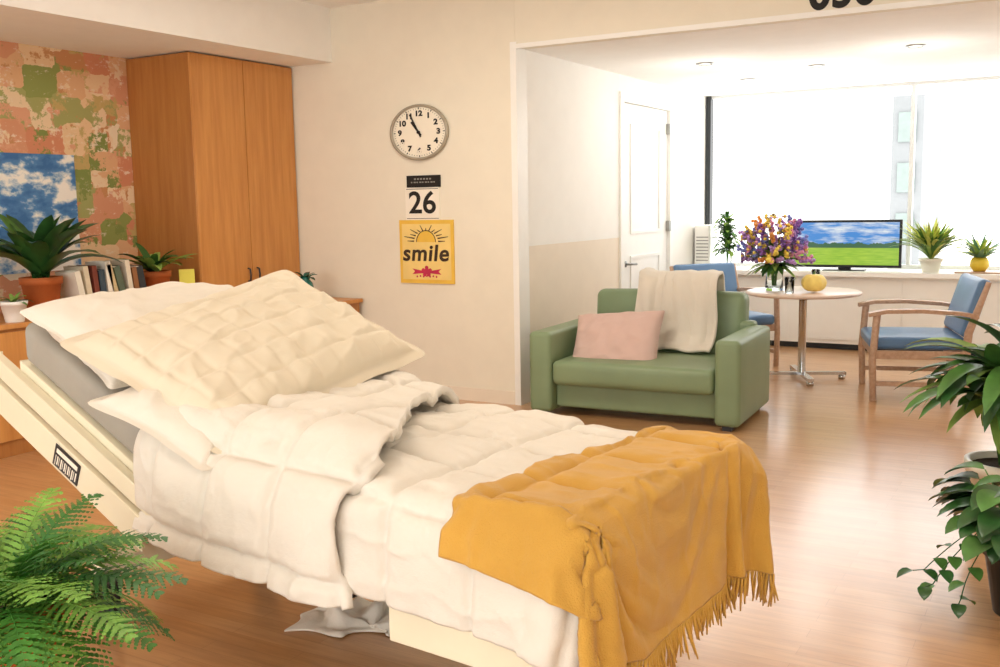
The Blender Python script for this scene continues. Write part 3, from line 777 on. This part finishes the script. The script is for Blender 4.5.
# ---------------------------------------------------------------- TV and window plants
tv=empty('television',(-2.0,10.36,.781),rad(2))
m_scr,nt,b=nodes('tv_screen')
tcn=nt.nodes.new('ShaderNodeTexCoord'); sep=nt.nodes.new('ShaderNodeSeparateXYZ'); nt.links.new(tcn.outputs['Generated'],sep.inputs[0])
vv_=coord(nt,(1,1,2.2),'Generated'); cl_=noisen(nt,vv_,3,8,.6)
skyc=ramp(nt,cl_,[(.45,lin('#3f8fdc')),(.62,lin('#e8f0f6'))])
hl=noisen(nt,coord(nt,(1,0,0),'Generated'),9,6,.6)
ma=nt.nodes.new('ShaderNodeMath'); ma.operation='MULTIPLY_ADD'; ma.inputs[1].default_value=-.30; nt.links.new(hl,ma.inputs[0]); nt.links.new(sep.outputs[2],ma.inputs[2])
r1=ramp(nt,ma.outputs[0],[(0,(1,1,1,1)),(.36,(0,0,0,1))],'CONSTANT')
r2=ramp(nt,sep.outputs[2],[(0,(1,1,1,1)),(.40,(0,0,0,1))],'CONSTANT')
gr=ramp(nt,noisen(nt,coord(nt,(2,1,8),'Generated'),4,5),[(.3,lin('#8abf34')),(.7,lin('#b8d84a'))])
cc=mixc(nt,r1,skyc,lin('#3a6a48')); cc=mixc(nt,r2,cc,gr)
nt.links.new(cc,b.inputs['Emission Color']); b.inputs['Emission Strength'].default_value=.9; b.inputs['Base Color'].default_value=(.01,.01,.01,1); b.inputs['Roughness'].default_value=.3
mb=MB(); mb.box((-.53,-.02,.03),(.53,.02,.5),m_black); mb.box((-.06,-.01,.005),(.06,.03,.05),m_black); mb.box((-.2,-.09,0),(.2,.09,.008),m_black); mb.build('tv_housing',tv,bevel=.004)
mb=MB(); mb.box((-.505,-.0225,.055),(.505,-.0205,.475),m_scr); mb.build('tv_panel',tv)
mb=MB(); vc=(-3.18,10.3,.781); mb.lathe([(.001,0),(.05,0),(.06,.1),(.04,.2),(.045,.22),(.04,.21)],vc,m_gl,24)
for k in range(150):
    a=random.uniform(0,6.28); e=random.uniform(.2,1.3); z=random.uniform(.15,.54); mb.leaf(Vector(vc)+Vector((math.cos(a)*.02,math.sin(a)*.02,z)),(math.cos(a)*math.cos(e),math.sin(a)*math.cos(e),math.sin(e)),random.uniform(.11,.18),.045,random.choice([g_mid,g_light,g_light,g_dark]),1.2,5)
for k in range(5): mb.tube([Vector(vc)+Vector((0,0,.02)),Vector(vc)+Vector((random.uniform(-.04,.04),random.uniform(-.04,.04),.5))],.004,g_mid,5)
mb.build('vase_of_greenery')
mb=MB(); mb.rbox((-3.45,10.42,1.01),(.17,.26,.455),.02,m_white)
for k in range(8): mb.box((-3.51,10.285,.86+k*.035),(-3.38,10.291,.87+k*.035),m_steel)
mb.build('air_purifier')
m_potw=M('pot_white','#e9e4d6',.4,var=.03); m_poty=M('pot_yellow','#e2c23a',.45,var=.08)
mb=MB(); pot(mb,(-1.20,10.32,.781),.1,.13,m_potw); rosette(mb,(-1.20,10.32,.9),190,.46,.035,[g_light,g_yel,g_yel,g_mid],el=(62,89),droop=(.2,1.5)); mb.build('potted_spider_plant')
mb=MB(); mb.box((-.98,10.2,.781),(-.58,10.5,.795),m_beech); mb.build('wooden_tray')
mb=MB(); mb.lathe([(.001,0),(.05,0),(.085,.05),(.08,.1),(.06,.13),(.055,.125)],(-.78,10.32,.796),m_poty,28)
spike=lambda t:(1-t)**.7
rosette(mb,(-.78,10.32,.91),36,.34,.065,[g_blue,g_light,g_yel],el=(25,82),droop=(.2,.8),prof=spike); mb.build('potted_agave')

# ---------------------------------------------------------------- fern
m_fern=[M('fern_green','#4d8a36',.5,var=.25,vscale=14),M('fern_light','#76a644',.5,var=.2,vscale=14),M('fern_deep','#336b2c',.5,var=.2,vscale=14)]
mb=MB(); fc=Vector((-2.24,1.41,0))
pot(mb,(fc.x,fc.y,.31),.15,.25,m_terra)
for k in range(3):
    a=k*2.09+.4; mb.tube([(fc.x+.13*math.cos(a),fc.y+.13*math.sin(a),0),(fc.x+.09*math.cos(a),fc.y+.09*math.sin(a),.30)],.014,m_beech,8)
mb.lathe([(.001,.285),(.14,.285),(.145,.295),(.14,.31),(.001,.31)],(fc.x,fc.y,0),m_beech,32)
def frond(base,az,el,L,droop,mat):
    d=Vector((math.cos(az)*math.cos(el),math.sin(az)*math.cos(el),math.sin(el)))
    side=d.cross(Vector((0,0,1))).normalized()
    n=20; p=base.copy(); cur=d.copy(); pts=[]
    for k in range(n+1):
        pts.append((p.copy(),cur.copy())); cur=(Matrix.Rotation(-droop/n,3,side)@cur).normalized(); p=p+cur*(L/n)
    mb.tube([q[0] for q in pts[::2]],[.003*(1-.07*i) for i in range(len(pts[::2]))],mat,4,cap=False)
    for k in range(3,n+1):
        t=k/n; w=L*.27*(math.sin(math.pi*min(1,t*.82+.17))**.75)+.012
        for sg in (-1,1):
            p0,c0=pts[k]; up=side.cross(c0).normalized(); dd=(side*sg*.9+c0*.42+up*random.uniform(-.12,.12)).normalized()
            q=p0.copy(); nl=max(3,int(w/.0125)); cr=dd.copy()
            for i in range(nl):
                tt=i/nl; ll=.0135*(1-tt*.72)*(L/.42); wd=.0150*(1-tt*.5)
                for s2 in (-1,1):
                    fwd=(up.cross(cr)).normalized()*s2
                    tip=q+(fwd*.75+cr*.75).normalized()*ll+up*random.uniform(-.002,.002)
                    mb.add([q-cr*.001,q-cr*wd*.15+fwd*ll*.45,tip,q+cr*wd*.85+fwd*ll*.5,q+cr*wd*.9],[(0,1,2,3,4)],mat,None,False)
                q=q+cr*(w/nl); cr=(cr+Vector((0,0,-.05))).normalized()
for k in range(56):
    az=k*2.399; t=k/56; el=rad(8+72*t+random.uniform(-6,6)); L=random.uniform(.34,.45)*(1-.15*t)
    frond(fc+Vector((math.cos(az)*.04,math.sin(az)*.04,.54)),az,el,L,random.uniform(.8,1.5),random.choice(m_fern))
mb.build('potted_fern')

# ---------------------------------------------------------------- right plants
m_potb=M('pot_black','#1d1f22',.35,var=.05)
pc=Vector((-.10,3.92,0)); mb=MB(); pot(mb,pc,.14,.27,m_potb)
ov=lambda t: math.sin(math.pi*min(1,t**.75))**.8
for k in range(62):
    a=random.uniform(0,6.28); e=rad(random.uniform(15,85)); st=pc+Vector((math.cos(a)*.04,math.sin(a)*.04,.25)); l=random.uniform(.12,.30)
    tip=st+Vector((math.cos(a)*math.cos(e),math.sin(a)*math.cos(e),math.sin(e)))*l
    mb.tube([st,st.lerp(tip,.5)+Vector((0,0,.03)),tip],.0025,g_mid,5); mb.leaf(tip,(math.cos(a),math.sin(a),.2),random.uniform(.13,.19),.105,random.choice([g_dark,g_mid,g_dark]),.9,7,.25,prof=ov)
for k in range(3):
    a=rad(175+k*25); p0=pc+Vector((math.cos(a)*.12,math.sin(a)*.12,.28)); pts=[p0]
    for q in range(6): pts.append(pts[-1]+Vector((math.cos(a+q*.15)*.045,math.sin(a+q*.15)*.045,(.02 if q<1 else -.045 if q<5 else .0)))) 
    mb.tube(pts,.0022,g_dark,5)
    for q in pts[2:]: b_=random.uniform(0,6.28); mb.leaf(q,(math.cos(b_),math.sin(b_),.1),.07,.05,random.choice([g_dark,g_mid]),.9,5,.25,prof=ov)
mb.build('potted_pothos')
pc=Vector((-.22,5.0,0)); mb=MB(); pot(mb,pc,.17,.3,m_potw)
for k in range(6):
    a=k*1.05; top=pc+Vector((math.cos(a)*.08,math.sin(a)*.08,.66+.16*random.random())); mb.tube([pc+Vector((math.cos(a)*.03,math.sin(a)*.03,.27)),pc.lerp(top,.5)+Vector((math.cos(a)*.03,math.sin(a)*.03,.15)),top],.01,g_mid,7)
    for q in range(16):
        b_=q*2.4+k; e=rad(random.uniform(5,70)); mb.leaf(top+Vector((0,0,-.04*(q%5))),(math.cos(b_)*math.cos(e),math.sin(b_)*math.cos(e),math.sin(e)),random.uniform(.34,.52),.10,random.choice([g_mid,g_light,g_dark,g_mid]),random.uniform(.9,1.7),8,.25)
mb.build('potted_peace_lily')

# ---------------------------------------------------------------- light
w=bpy.data.worlds.new('world'); scene.world=w; w.use_nodes=True
bg=w.node_tree.nodes['Background']; bg.inputs[0].default_value=(1,.99,.965,1); bg.inputs[1].default_value=3.5
m_fill=M('added_fill_glow','#fff3df',.5,emit=1.5)
for (x,y,e) in ((-3.2,4.4,42),(-.4,3.2,15),(-2.6,1.0,6)):  # out-of-view ceiling panels with area lamps, added to brighten the main room
    mb=MB(); mb.box((x-.6,y-.3,ZC-.03),(x+.6,y+.3,ZC-.001),m_white); mb.box((x-.57,y-.27,ZC-.034),(x+.57,y+.27,ZC-.031),m_fill); mb.build('added_fill_panel')
    L=bpy.data.lights.new('added_fill','AREA'); L.shape='RECTANGLE'; L.size=1.1; L.size_y=.5; L.energy=e; L.color=(1,.93,.80)
    lo=bpy.data.objects.new('added_fill_lamp',L); lo.location=(x,y,ZC-.05); link(lo)
scene.view_settings.view_transform='Standard'
